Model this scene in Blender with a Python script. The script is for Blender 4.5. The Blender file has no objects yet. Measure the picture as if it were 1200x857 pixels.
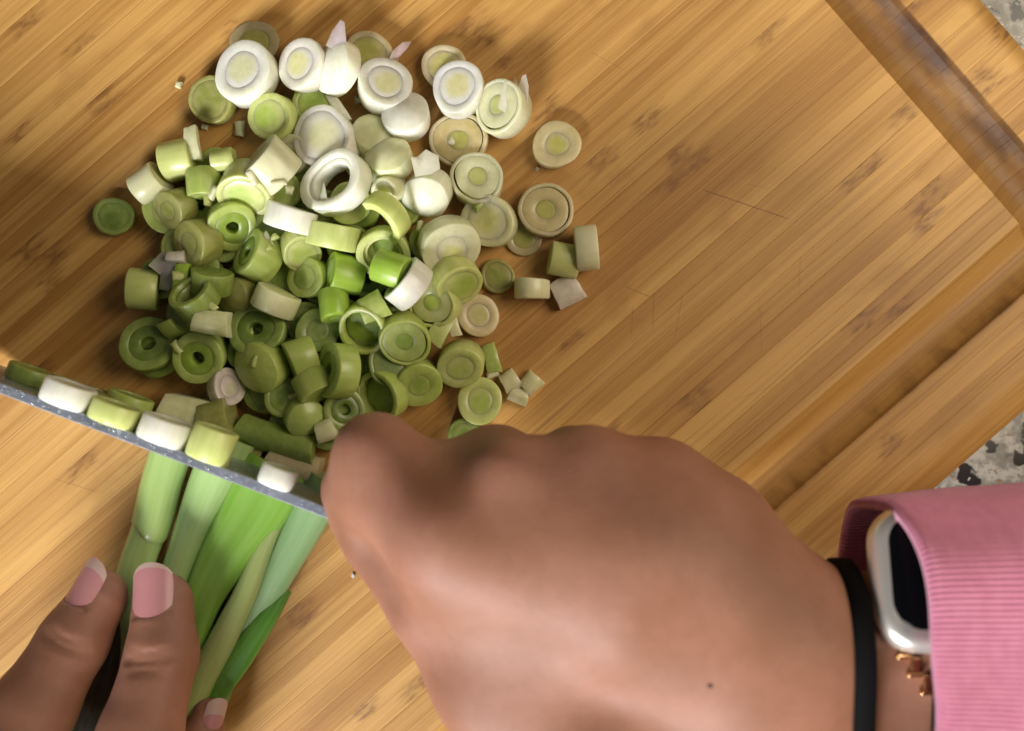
import bpy, bmesh, math, random
import numpy as np
from mathutils import Vector, Matrix, Euler

random.seed(7)
R = math.radians
CM = 0.01                       # everything below is laid out in centimetres
SC = bpy.context.scene
COL = SC.collection

# ------------------------------------------------------------------ camera
H = 34.0                        # camera height over the board, cm
PPC = 36.0                      # photo pixels per cm at board level
cd = bpy.data.cameras.new("camera")
cam = bpy.data.objects.new("camera", cd); COL.objects.link(cam)
cam.location = (0, 0, H * CM)
cd.sensor_width = 36.0
cd.lens = 36.0 * H / (1200 / PPC)
cd.clip_start = 0.01; cd.clip_end = 20
cd.dof.use_dof = True; cd.dof.focus_distance = (H - 0.9) * CM; cd.dof.aperture_fstop = 6.3
SC.camera = cam

# ------------------------------------------------------------------ light
w = bpy.data.worlds.new("World"); SC.world = w; w.use_nodes = True
bg = w.node_tree.nodes["Background"]
bg.inputs[0].default_value = (0.95, 0.90, 0.84, 1); bg.inputs[1].default_value = 0.08

def area(name, d, dist, size, power, col, spread=None):
    l = bpy.data.lights.new(name, 'AREA'); l.shape = 'SQUARE'; l.size = size * CM
    l.energy = power; l.color = col
    o = bpy.data.objects.new(name, l); COL.objects.link(o)
    v = Vector(d).normalized()
    o.location = v * dist * CM + Vector((-0.02, -0.02, 0))
    o.rotation_euler = v.to_track_quat('Z', 'Y').to_euler()
    return o
area("window_light", (-0.40, -0.85, 0.55), 170, 52, 58, (0.97, 0.96, 0.97))
area("ceiling_light", (0.66, 0.24, 0.70), 58, 30, 1.95, (1.0, 0.86, 0.66))

SC.view_settings.view_transform = 'Standard'
SC.view_settings.look = 'None'
SC.view_settings.exposure = 0.0
SC.view_settings.gamma = 1.0

# ------------------------------------------------------------------ helpers
def P(px, py, z=0.0):
    """point at height z (cm) that the photo shows at pixel px, py"""
    k = (H - z) / H / PPC
    return Vector(((px - 600) * k, -(py - 428.5) * k, z))

def mesh(name, vs, fs, mat=None, parent=None, smooth=True, uv=None, color=None, loc=None, link=True):
    me = bpy.data.meshes.new(name)
    me.from_pydata([(v[0] * CM, v[1] * CM, v[2] * CM) for v in vs], [], [tuple(f) for f in fs])
    bm_ = bmesh.new(); bm_.from_mesh(me); bmesh.ops.recalc_face_normals(bm_, faces=bm_.faces); bm_.to_mesh(me); bm_.free()
    if smooth:
        me.polygons.foreach_set("use_smooth", [True] * len(me.polygons))
        if len(vs) < 5000: me.set_sharp_from_angle(angle=R(58))
    if uv is not None:
        l = me.uv_layers.new(name="UVMap")
        li = np.empty(len(me.loops), dtype=np.int32); me.loops.foreach_get("vertex_index", li)
        l.data.foreach_set("uv", np.asarray(uv, dtype=np.float32)[li].ravel())
    if mat: me.materials.append(mat)
    me.update()
    o = bpy.data.objects.new(name, me)
    if link: COL.objects.link(o)
    if parent: o.parent = parent
    if color: o.color = (*color, 1)
    if loc is not None: o.location = Vector(loc) * CM
    return o

def empty(name, loc, label, cat, group=None, rot=None):
    o = bpy.data.objects.new(name, None); COL.objects.link(o)
    o.empty_display_size = 0.01
    o.location = Vector(loc) * CM
    if rot is not None: o.rotation_euler = rot
    o["label"] = label; o["category"] = cat
    if group: o["group"] = group
    return o

def tag(o, label, cat, group=None):
    o["label"] = label; o["category"] = cat
    if group: o["group"] = group
    return o

class NT:
    def __init__(s, name):
        s.m = bpy.data.materials.new(name); s.m.use_nodes = True
        s.t = s.m.node_tree; s.b = s.t.nodes["Principled BSDF"]
    def n(s, t, **k):
        x = s.t.nodes.new(t)
        for a, v in k.items(): setattr(x, a, v)
        return x
    def l(s, a, b): s.t.links.new(a, b)
    def val(s, sock, v):
        if isinstance(v, (int, float)): sock.default_value = v
        elif isinstance(v, tuple): sock.default_value = v
        else: s.l(v, sock)
    def math(s, op, a, b=0.0, c=0.0, clamp=False):
        x = s.n("ShaderNodeMath", operation=op, use_clamp=clamp)
        s.val(x.inputs[0], a); s.val(x.inputs[1], b); s.val(x.inputs[2], c)
        return x.outputs[0]
    def mapr(s, v, a, b, c=0.0, d=1.0):
        x = s.n("ShaderNodeMapRange", interpolation_type='SMOOTHSTEP')
        s.val(x.inputs[0], v)
        for i, q in enumerate((a, b, c, d)): x.inputs[i + 1].default_value = q
        return x.outputs[0]
    def noise(s, vec, scale=1.0, detail=4, rough=0.55, dist=0.0):
        x = s.n("ShaderNodeTexNoise"); s.l(vec, x.inputs["Vector"])
        x.inputs["Scale"].default_value = scale; x.inputs["Detail"].default_value = detail
        x.inputs["Roughness"].default_value = rough; x.inputs["Distortion"].default_value = dist
        return x.outputs[0]
    def scale(s, vec, sc, off=None):
        x = s.n("ShaderNodeVectorMath", operation='MULTIPLY'); s.l(vec, x.inputs[0]); x.inputs[1].default_value = sc
        if off is None: return x.outputs[0]
        y = s.n("ShaderNodeVectorMath", operation='ADD'); s.l(x.outputs[0], y.inputs[0]); s.l(off, y.inputs[1])
        return y.outputs[0]
    def mix(s, f, a, b, mode='MIX'):
        x = s.n("ShaderNodeMix", data_type='RGBA', blend_type=mode)
        s.val(x.inputs[0], f)
        for i, q in ((6, a), (7, b)):
            if isinstance(q, tuple): x.inputs[i].default_value = (*q[:3], 1)
            else: s.l(q, x.inputs[i])
        return x.outputs[2]
    def bump(s, h, strength, dist):
        x = s.n("ShaderNodeBump"); x.inputs["Strength"].default_value = strength
        x.inputs["Distance"].default_value = dist; s.l(h, x.inputs["Height"])
        s.l(x.outputs[0], s.b.inputs["Normal"]); return x
    def set(s, **k):
        for a, v in k.items():
            s.val(s.b.inputs[a.replace("_", " ")], (*v, 1) if isinstance(v, tuple) and len(v) == 3 and a != "Subsurface_Radius" else v)
        return s

def simple(name, col, rough=0.5, metal=0.0, **k):
    t = NT(name); t.set(Base_Color=col, Roughness=rough, Metallic=metal, **k); return t.m

# ------------------------------------------------------------------ materials
# bamboo
t = NT("bamboo")
tc = t.n("ShaderNodeTexCoord").outputs["Object"]
oi = t.n("ShaderNodeObjectInfo"); rnd = oi.outputs["Random"]
cmb = t.n("ShaderNodeCombineXYZ")
t.l(t.math('MULTIPLY', rnd, 37.0), cmb.inputs[0]); t.l(t.math('MULTIPLY', rnd, 91.0), cmb.inputs[1])
off = cmb.outputs[0]
fine = t.noise(t.scale(tc, (22, 2600, 60), off), 1, 5, 0.62)
fib = t.noise(t.scale(tc, (8, 560, 30), off), 1, 5, 0.62, 0.4)
broad = t.noise(t.scale(tc, (6, 170, 8)), 1, 4, 0.55, 0.6)
big = t.noise(t.scale(tc, (9, 11, 9)), 1, 3, 0.5)
v1 = t.math('ADD', t.math('MULTIPLY', fib, 0.55), t.math('MULTIPLY', broad, 0.45))
v1 = t.math('ADD', v1, t.math('MULTIPLY', t.math('SUBTRACT', rnd, 0.5), 0.22))
v1 = t.math('ADD', v1, t.math('MULTIPLY', t.math('SUBTRACT', big, 0.5), 0.25))
tone = t.mapr(v1, 0.28, 0.72)
c = t.mix(tone, (0.35, 0.158, 0.030), (0.64, 0.365, 0.105))
streak = t.mapr(fib, 0.565, 0.70)
c = t.mix(t.math('MULTIPLY', streak, 0.62), c, (0.22, 0.085, 0.016))
c = t.mix(t.math('MULTIPLY', t.mapr(fine, 0.50, 0.78), 0.20), c, (0.27, 0.12, 0.03))
c = t.mix(t.math('MULTIPLY', t.mapr(fine, 0.48, 0.28), 0.15), c, (0.68, 0.44, 0.18))
# bamboo nodes: a darker ragged patch where the culm had a joint
sx = t.n("ShaderNodeSeparateXYZ"); t.l(tc, sx.inputs[0])
nodes_m = None
for an, wd in (("node_a", 0.010), ("node_b", 0.007), ("node_c", 0.009)):
    at = t.n("ShaderNodeAttribute", attribute_type='OBJECT', attribute_name=an)
    d = t.math('ABSOLUTE', t.math('SUBTRACT', sx.outputs[0], at.outputs["Fac"]))
    wob = t.math('MULTIPLY', t.math('SUBTRACT', t.noise(t.scale(tc, (60, 900, 40), off), 1, 3), 0.5), 0.016)
    m = t.mapr(t.math('ADD', d, wob), wd, 0.0005)
    nodes_m = m if nodes_m is None else t.math('MAXIMUM', nodes_m, m)
nspot = t.mapr(t.noise(t.scale(tc, (170, 420, 100), off), 1, 3), 0.36, 0.66)
c = t.mix(t.math('MULTIPLY', nodes_m, t.math('ADD', 0.18, t.math('MULTIPLY', nspot, 0.55))), c, (0.15, 0.05, 0.010))
# knife scratches in the board
def scratch(a, b, wcm, k):
    global c
    a = bT(a); b = bT(b)
    dx, dy = b[0] - a[0], b[1] - a[1]; L = math.hypot(dx, dy); dx /= L; dy /= L
    px = t.math('SUBTRACT', sx.outputs[0], a[0] * CM); py = t.math('SUBTRACT', sx.outputs[1], a[1] * CM)
    al = t.math('ADD', t.math('MULTIPLY', px, dx), t.math('MULTIPLY', py, dy))
    ac = t.math('ABSOLUTE', t.math('ADD', t.math('MULTIPLY', px, -dy), t.math('MULTIPLY', py, dx)))
    m = t.math('MULTIPLY', t.mapr(ac, wcm * CM, 0.0), t.math('MULTIPLY', t.mapr(al, 0.0, 0.002), t.mapr(al, L * CM, L * CM - 0.003)))
    c = t.mix(t.math('MULTIPLY', m, k), c, (0.14, 0.055, 0.014))
BA = R(41.0)
UX = Vector((math.cos(BA), math.sin(BA))); VX = Vector((-math.sin(BA), math.cos(BA)))
def bT(p):
    q = P(p[0], p[1]); return (q.x * UX.x + q.y * UX.y, q.x * VX.x + q.y * VX.y)
for s in (((822, 222), (928, 258), .035, .7), ((728, 334), (766, 350), .03, .5), ((766, 340), (765, 392), .025, .45),
          ((800, 345), (790, 400), .025, .35), ((890, 350), (893, 420), .02, .35), ((938, 300), (936, 352), .02, .35),
          ((742, 355), (739, 402), .02, .35), ((872, 215), (905, 222), .02, .35), ((690, 60), (735, 84), .02, .35),
          ((860, 470), (905, 452), .02, .3), ((60, 560), (118, 578), .025, .4), ((330, 640), (352, 700), .02, .3)):
    scratch(*s)
gf = t.math('MULTIPLY', t.mapr(sx.outputs[0], 0.1549, 0.1560), t.mapr(sx.outputs[0], 0.1735, 0.1725))
c = t.mix(t.math('MULTIPLY', gf, 0.6), c, (0.26, 0.125, 0.035))
# food stain darkening under the wet pile; grime and painted shade in the groove
gm = t.noise(t.scale(tc, (120, 60, 60)), 1, 3, 0.5)
gu = t.mapr(sx.outputs[0], 0.158, 0.1722); gu = t.math('MULTIPLY', gu, t.mapr(sx.outputs[0], 0.1738, 0.1728))
c = t.mix(t.math('MULTIPLY', gu, t.mapr(gm, 0.22, 0.66)), c, (0.09, 0.036, 0.010))
gf2 = t.math('MULTIPLY', t.mapr(sx.outputs[1], -0.077, -0.089), t.mapr(sx.outputs[1], -0.0935, -0.0922))
c = t.mix(t.math('MULTIPLY', gf2, 0.35), c, (0.22, 0.105, 0.028))  # shade of the long groove's outer side put into the colour
gv = t.math('MULTIPLY', t.mapr(sx.outputs[1], -0.083, -0.0915), t.mapr(sx.outputs[1], -0.0928, -0.0918))
gv = t.math('MULTIPLY', gv, t.mapr(sx.outputs[0], 0.173, 0.170))
c = t.mix(t.math('MULTIPLY', gv, t.mapr(gm, 0.40, 0.62, 0, .6)), c, (0.16, 0.07, 0.02))
wet = t.mapr(t.noise(t.scale(tc, (34, 60, 30)), 1, 3), 0.56, 0.70)
c = t.mix(t.math('MULTIPLY', wet, 0.30), c, (0.30, 0.14, 0.035))
t.l(c, t.b.inputs["Base Color"])
t.l(t.math('ADD', 0.42, t.math('MULTIPLY', fib, 0.22)), t.b.inputs["Roughness"])
t.bump(t.math('ADD', fine, fib), 0.10, 0.0003)
M_WOOD = t.m

# granite
t = NT("granite")
tc = t.n("ShaderNodeTexCoord").outputs["Object"]
n1 = t.noise(t.scale(tc, (230, 230, 230)), 1, 5, .6); n2 = t.noise(t.scale(tc, (105, 105, 105), None), 1.3, 3, .5)
n3 = t.noise(t.scale(tc, (380, 380, 380)), 1, 4, .6)
c = t.mix(t.mapr(n1, .38, .62), (0.20, 0.195, 0.175), (0.42, 0.41, 0.37))
c = t.mix(t.mapr(n3, .58, .66), c, (0.22, 0.16, 0.11))
c = t.mix(t.mapr(n2, .53, .58), c, (0.018, 0.018, 0.020))
c = t.mix(t.mapr(n3, .36, .31), c, (0.75, 0.74, 0.70))
t.l(c, t.b.inputs["Base Color"]); t.set(Roughness=0.22)
M_GRANITE = t.m

# scallion flesh: colour comes with each object, fibres and moisture from here
def veg(name, sub=0.6, rough=0.38, uvmode=False, trans=0.0):
    t = NT(name)
    oi = t.n("ShaderNodeObjectInfo")
    if uvmode:
        tcn = t.n("ShaderNodeTexCoord").outputs["UV"]
        f1 = t.noise(t.scale(tcn, (70, 0.35, 1)), 1, 4, .6)
        f2 = t.noise(t.scale(tcn, (9, 0.5, 1)), 1, 3, .5)
        f3 = t.noise(t.scale(tcn, (3, 1.6, 1)), 1, 3, .5)
    else:
        tcn = t.n("ShaderNodeTexCoord").outputs["Object"]
        rc = t.n("ShaderNodeCombineXYZ"); t.l(t.math('MULTIPLY', oi.outputs["Random"], 40.0), rc.inputs[0])
        f1 = t.noise(t.scale(tcn, (1500, 1500, 60), rc.outputs[0]), 1, 3, .6)
        f2 = t.noise(t.scale(tcn, (420, 420, 90), rc.outputs[0]), 1, 3, .5)
        f3 = t.noise(t.scale(tcn, (170, 170, 170), rc.outputs[0]), 1, 3, .5)
    col = oi.outputs["Color"]
    if not uvmode:
        ac_ = t.n("ShaderNodeAttribute", attribute_type='OBJECT', attribute_name="core_color")
        ar_ = t.n("ShaderNodeAttribute", attribute_type='OBJECT', attribute_name="core_reach")
        sp_ = t.n("ShaderNodeSeparateXYZ"); t.l(tcn, sp_.inputs[0])
        dd = t.math('SQRT', t.math('ADD', t.math('POWER', t.math('ADD', sp_.outputs[0], t.math('MULTIPLY', t.math('SUBTRACT', oi.outputs["Random"], .5), .0035)), 2.0), t.math('POWER', sp_.outputs[1], 2.0)))
        dd = t.math('ADD', dd, t.math('MULTIPLY', t.math('SUBTRACT', f3, .5), .0028))
        gr = t.math('SUBTRACT', 1.0, t.math('DIVIDE', dd, t.math('MAXIMUM', ar_.outputs["Fac"], .00001)))
        col = t.mix(t.math('MULTIPLY', t.mapr(gr, 0.0, 0.55), t.math('GREATER_THAN', ar_.outputs["Fac"], .0001)), col, ac_.outputs["Color"])
    dk = t.mix(1.0, col, (0.60, 0.70, 0.45), 'MULTIPLY')
    lt = t.mix(0.20, col, (0.86, 0.88, 0.66))
    c = t.mix(t.mapr(f2, .3, .7), dk, lt)
    c = t.mix(0.72, c, col)
    c = t.mix(t.math('MULTIPLY', t.mapr(f1, .5, .75), .16), c, dk)
    c = t.mix(t.math('MULTIPLY', t.mapr(f3, .55, .75), .35), c, lt)
    t.l(c, t.b.inputs["Base Color"])
    t.set(Roughness=rough, Subsurface_Weight=sub, Subsurface_Scale=0.0055, Subsurface_Radius=(0.9, 1.0, 0.6))
    t.b.inputs["Coat Weight"].default_value = 0.18; t.b.inputs["Coat Roughness"].default_value = 0.22
    if trans: t.b.inputs["Transmission Weight"].default_value = trans
    t.bump(t.math('ADD', f1, f2) if uvmode else f1, 0.12 if not uvmode else 0.22, 0.0005)
    if uvmode: t.b.inputs['Coat Weight'].default_value = 0.4
    return t.m
M_VEG = veg("scallion_flesh")
M_STALK = veg("scallion_stalk_skin", 0.25, 0.36, True)
M_FILM = veg("scallion_film", 0.15, 0.3, False, 0.35)

# skin
def skin(name, base, pink):
    t = NT(name)
    tcn = t.n("ShaderNodeTexCoord").outputs["Object"]
    a = t.noise(t.scale(tcn, (45, 45, 45)), 1, 4, .55)
    b = t.noise(t.scale(tcn, (330, 330, 330)), 1, 3, .5)
    pore = t.n("ShaderNodeTexVoronoi"); t.l(t.scale(tcn, (1100, 1500, 1100)), pore.inputs["Vector"]); pore.inputs["Scale"].default_value = 1.0
    fine = t.noise(t.scale(tcn, (520, 800, 520)), 1, 5, .6)
    c = t.mix(t.mapr(a, .2, .8), base, pink)
    c = t.mix(t.math('MULTIPLY', t.mapr(b, .4, .7), .12), c, tuple(x * .72 for x in base))
    t.l(c, t.b.inputs["Base Color"])
    t.set(Roughness=0.62, Subsurface_Weight=0.32, Subsurface_Scale=0.006, Subsurface_Radius=(1.0, 0.35, 0.2))
    hh = t.math('ADD', t.math('MULTIPLY', pore.outputs["Distance"], .5), fine)
    t.bump(hh, 0.13, 0.0004)
    return t.m
M_SKIN = skin("skin", (0.250, 0.105, 0.055), (0.345, 0.160, 0.104))
M_NAIL = simple("nail", (0.50, 0.225, 0.225), 0.32, Subsurface_Weight=0.3, Subsurface_Scale=0.002)
M_NAILTIP = simple("nail_tip", (0.53, 0.37, 0.31), 0.3, Subsurface_Weight=0.3, Subsurface_Scale=0.002)
M_MOLE = simple("mole", (0.05, 0.018, 0.012), 0.5)

# steel
t = NT("steel")
tcn = t.n("ShaderNodeTexCoord").outputs["Object"]
br = t.noise(t.scale(tcn, (60, 60, 1800)), 1, 3, .6); sp = t.noise(t.scale(tcn, (700, 700, 700)), 1, 3, .6)
c = t.mix(t.mapr(br, .3, .7), (0.42, 0.46, 0.55), (0.56, 0.61, 0.72))  # blue tint: cool reflection put into the base colour
t.l(t.mix(t.mapr(sp, .55, .7), c, (0.70, 0.74, 0.84)), t.b.inputs["Base Color"])
t.set(Metallic=0.9); t.l(t.math('ADD', .30, t.math('MULTIPLY', sp, .2)), t.b.inputs["Roughness"])
t.bump(sp, .12, .0003); M_STEEL = t.m
M_DROP = simple("water", (0.92, 0.95, 1.0), 0.05, Transmission_Weight=0.8, IOR=1.33)
M_BLACK = simple("black_polymer", (0.012, 0.012, 0.013), 0.45)
M_STRAP = simple("black_strap", (0.003, 0.003, 0.0035), 0.8, IOR=1.2)
M_GLASS = simple("watch_glass", (0.004, 0.004, 0.005), 0.12, IOR=1.14)
M_CASE = simple("watch_case_aluminium", (0.86, 0.82, 0.76), 0.30, 0.75)
M_GOLD = simple("gold", (0.86, 0.55, 0.26), 0.22, 1.0)

t = NT("pink_knit")
tcn = t.n("ShaderNodeTexCoord").outputs["UV"]
st = t.noise(t.scale(tcn, (30, 160, 1)), 1, 3, .6); fz = t.noise(t.scale(tcn, (2.4, 3.0, 1)), 1, 4, .5)
c = t.mix(t.mapr(fz, .3, .7), (0.55, 0.165, 0.275), (0.62, 0.21, 0.33))
c = t.mix(t.math('MULTIPLY', t.mapr(st, .4, .7), .5), c, (0.70, 0.30, 0.40))
t.l(c, t.b.inputs["Base Color"]); t.set(Roughness=0.9, Sheen_Weight=0.35)
t.bump(st, .5, .0006); M_KNIT = t.m

# ------------------------------------------------------------------ setting
cs = 90
ct = mesh("countertop", [(-cs, -cs, -2.3), (cs, -cs, -2.3), (cs, cs, -2.3), (-cs, cs, -2.3),
                         (-cs, -cs, -5.3), (cs, -cs, -5.3), (cs, cs, -5.3), (-cs, cs, -5.3)],
          [(0, 1, 2, 3), (7, 6, 5, 4), (0, 4, 5, 1), (1, 5, 6, 2), (2, 6, 7, 3), (3, 7, 4, 0)], M_GRANITE, smooth=False)
ct["kind"] = "structure"

# cutting board: strips of bamboo running along local x, juice groove and rounded rim carved through them
U0, U1, V0, V1 = -29.0, 19.5, -12.15, 26.6
board = empty("cutting_board", (0, 0, 0), "large bamboo cutting board with a carved juice groove on granite worktop", "cutting board", rot=(0, 0, BA))
def board_z(u, v):
    du = max(u - 15.5, -25.6 - u, 0); dv = max(-7.35 - v, v - 22.3, 0); d = math.hypot(du, dv); z = 0.0
    if 0 < d < 1.8:
        s = d / 1.8
        z -= 0.62 * (math.sin(math.pi * s) ** 0.75 if s < .5 else math.sin(math.pi * s) ** 0.6)
    a = max((u - 18.7) / .8, 0); b = max((-11.0 - v) / 1.15, 0); e = max((-28.3 - u) / .7, 0); f = max((v - 25.9) / .7, 0)
    z -= 0.34 * min(math.hypot(max(a, e), max(b, f)), 1.25) ** 2
    return z
us = [U0, -28.7, -28.4, -28.2, -27.4, -27, -26.6, -26.2, -25.8, -25.6, -23, -21] + list(np.arange(-19, 15, 2.0)) + [15.2] + \
     [15.48, 15.52] + list(np.arange(15.6, 17.25, .1)) + [17.28, 17.32, 17.5, 18.2, 18.65, 18.8, 18.95, 19.1, 19.25, 19.38, U1]
v = V0; k = 0
rs = random.Random(3)
KN = {}
for (px, py) in ((40, 300), (1086, 262), (1002, 205), (1092, 228), (706, 192), (900, 42), (1082, 245), (30, 22), (180, 262),
                 (820, 470), (560, 40), (1180, 30), (1070, 10), (486, 798), (1150, 90), (1015, 190), (705, 182), (60, 296)):
    q = bT((px, py)); KN[(px, py)] = q
while v < V1 - 0.2:
    wd = rs.choice((0.36, 0.42, 0.46, 0.5, 0.55, 0.62, 0.7))
    if v + wd > V1 - .3: wd = V1 - v
    cols = [0, .02, .5 * wd, wd - .02, wd]; dips = [.006, 0, 0, 0, .006]
    lift = rs.uniform(-.003, .003)
    nv = len(cols)
    if V0 + 2.8 < v < V0 + 5 or v < V0 + 1.6:      # finer across where the groove runs along the strip
        cols = [0, .02] + [wd * q / 6 for q in range(1, 6)] + [wd - .02, wd]; dips = [.006] + [0] * 7 + [.006]; nv = 9
    vs, fs = [], []
    for u in us:
        for cc, dp in zip(cols, dips): vs.append((u, v + cc + (.0006 if cc == 0 else -.0006 if cc == wd else 0), board_z(u, v + cc) - dp + lift))
    for i in range(len(us) - 1):
        for j in range(nv - 1):
            a = i * nv + j; fs.append((a, a + nv, a + nv + 1, a + 1))
    nb = len(vs); n = len(us)
    vs += [(U0, v + .004, -2.3), (U0, v + wd - .004, -2.3), (U1, v + .004, -2.3), (U1, v + wd - .004, -2.3)]
    fs.append((nb, nb + 1, nb + 3, nb + 2))
    fs.append([nb] + [j for j in range(nv)] + [nb + 1])
    fs.append([nb + 3] + [(n - 1) * nv + j for j in range(nv - 1, -1, -1)] + [nb + 2])
    fs.append([nb + 2] + [i * nv for i in range(n - 1, -1, -1)] + [nb])
    fs.append([nb + 1] + [i * nv + nv - 1 for i in range(n)] + [nb + 3])
    o = mesh("bamboo_strip", vs, fs, M_WOOD, board, smooth=True)
    o.data.set_sharp_from_angle(angle=R(11))
    near = [q[0] for q in KN.values() if v - .05 <= q[1] <= v + wd + .05]
    rn = [rs.uniform(-22, 16) if rs.random() < .28 else -900 for _ in range(3)]
    for i, q in enumerate(near[:3]): rn[i] = q
    o["node_a"], o["node_b"], o["node_c"] = [float(q) * CM for q in rn]
    v += wd

# ------------------------------------------------------------------ scallion pieces
TONES = {   # outer, inner, core
    'W': ((.84, .82, .70), (.85, .83, .71), (.76, .72, .38)),
    'C': ((.75, .73, .45), (.75, .73, .46), (.64, .64, .24)),
    'Y': ((.58, .63, .22), (.59, .62, .26), (.42, .53, .09)),
    'G': ((.42, .51, .125), (.40, .48, .14), (.27, .38, .05)),
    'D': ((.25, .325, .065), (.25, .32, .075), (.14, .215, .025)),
    'L': ((.33, .50, .05), (.33, .50, .09), (.50, .62, .27)),
    'T': ((.68, .56, .33), (.64, .53, .27), (.54, .52, .14)),
    'O': ((.34, .33, .09), (.36, .34, .11), (.29, .32, .06)),
    'P': ((.64, .55, .48), (.64, .57, .46), (.6, .55, .4)),
}
def jit(c, a=.06):
    if a == 0: return tuple(c[:3])
    k = 1 + random.uniform(-a, a); return (min(c[0] * k * random.uniform(.97, 1.03), 1), min(c[1] * k, 1), min(c[2] * k * random.uniform(.93, 1.05), 1))

SL = [0.0]
def ring(name, ri, ro, h, z0, wob, par, col, a0=0, a1=360, offc=(0, 0), dome=0.0, n=30, mat=None, slant=0.0):
    """a layer of the slice: closed ring, arc or (ri = 0) disc"""
    full = abs(a1 - a0) >= 359.9
    big = name == "outer_layer"
    b = min(.045 if big else .0015, h * .18, (ro - ri) * .35); bi = .001
    if ri > 0:
        prof = [(ri, z0 + bi), (ri, z0 + h - bi), (ri + bi, z0 + h), ((ri + ro) / 2, z0 + h + dome * .5), (ro - b, z0 + h), (ro - b * .3, z0 + h - b * .3), (ro, z0 + h - b), (ro, z0 + h * .5), (ro, z0 + b), (ro - b, z0), (ri + bi, z0)]
    else:
        prof = [(ro * .35, z0 + h + dome * .88), (ro * .7, z0 + h + dome * .5), (ro - b, z0 + h), (ro - b * .3, z0 + h - b * .3), (ro, z0 + h - b), (ro * 1.0, z0 + h * .5), (ro, z0 + b), (ro - b, z0)]
    m = len(prof); vs, fs = [], []
    steps = n if full else n + 1
    for i in range(steps):
        th = R(a0 + (a1 - a0) * i / n)
        f = 1 + wob[0] * math.sin(2 * th + wob[1]) + wob[2] * math.sin(3 * th + wob[3]) + wob[4] * math.sin(7 * th + wob[5])
        for r, z in prof:
            x, y = math.cos(th) * r * f, math.sin(th) * r * f
            vs.append((x + offc[0], y + offc[1], z + SL[0] * x * (z > z0 + h * .4)))
    for i in range(n if full else n):
        a = i * m; c_ = ((i + 1) % steps) * m
        for j in range(m if ri > 0 else m - 1):
            j2 = (j + 1) % m
            fs.append((a + j, a + j2, c_ + j2, c_ + j))
    if ri <= 0:
        vs.append((offc[0], offc[1], z0 + h + dome)); tp = len(vs) - 1
        vs.append((offc[0], offc[1], z0)); bt = len(vs) - 1
        for i in range(n):
            a = i * m; c_ = ((i + 1) % steps) * m
            fs.append((tp, a, c_)); fs.append((bt, c_ + m - 1, a + m - 1))
    elif not full:
        fs.append(list(range(m))[::-1]); fs.append([(steps - 1) * m + j for j in range(m)])
    o = mesh(name, vs, fs, mat or M_VEG, par, color=jit(col, .0 if par else .06))
    md = o.modifiers.new("edges", 'EDGE_SPLIT') if False else None
    return o

GS = .12
gx0, gy0 = -15.0, -8.0
HF = np.zeros((240, 200))
def hf_idx(x, y):
    i = np.clip(((x - gx0) / GS).astype(int), 0, HF.shape[0] - 1); j = np.clip(((y - gy0) / GS).astype(int), 0, HF.shape[1] - 1)
    return i, j
def settle(rot, r, h, px, py, slack, zfix=None):
    """rest a disc of radius r, thickness h and rotation rot on what is already there"""
    a = np.linspace(0, 2 * np.pi, 24, endpoint=False); rr = np.array([.35, .7, .95]) * r
    X = np.concatenate([np.cos(a) * q for q in rr] + [[0]]); Y = np.concatenate([np.sin(a) * q for q in rr] + [[0]])
    pts = np.concatenate([np.stack([X, Y, np.full_like(X, zz)], 1) for zz in (-h / 2, -h / 6, h / 6, h / 2)])
    M = np.array(rot); q = pts @ M.T
    low = q[:, 2].min(); z = -low
    for _ in range(3):
        c_ = P(px, py, z); i, j = hf_idx(q[:, 0] + c_.x, q[:, 1] + c_.y)
        need = HF[i, j] - q[:, 2]
        z = max(-low + .004, np.percentile(need, slack))
        if zfix is not None: z = zfix
    c_ = P(px, py, z); i, j = hf_idx(q[:, 0] + c_.x, q[:, 1] + c_.y)
    np.maximum.at(HF, (i, j), q[:, 2] + z)
    return c_

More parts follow.
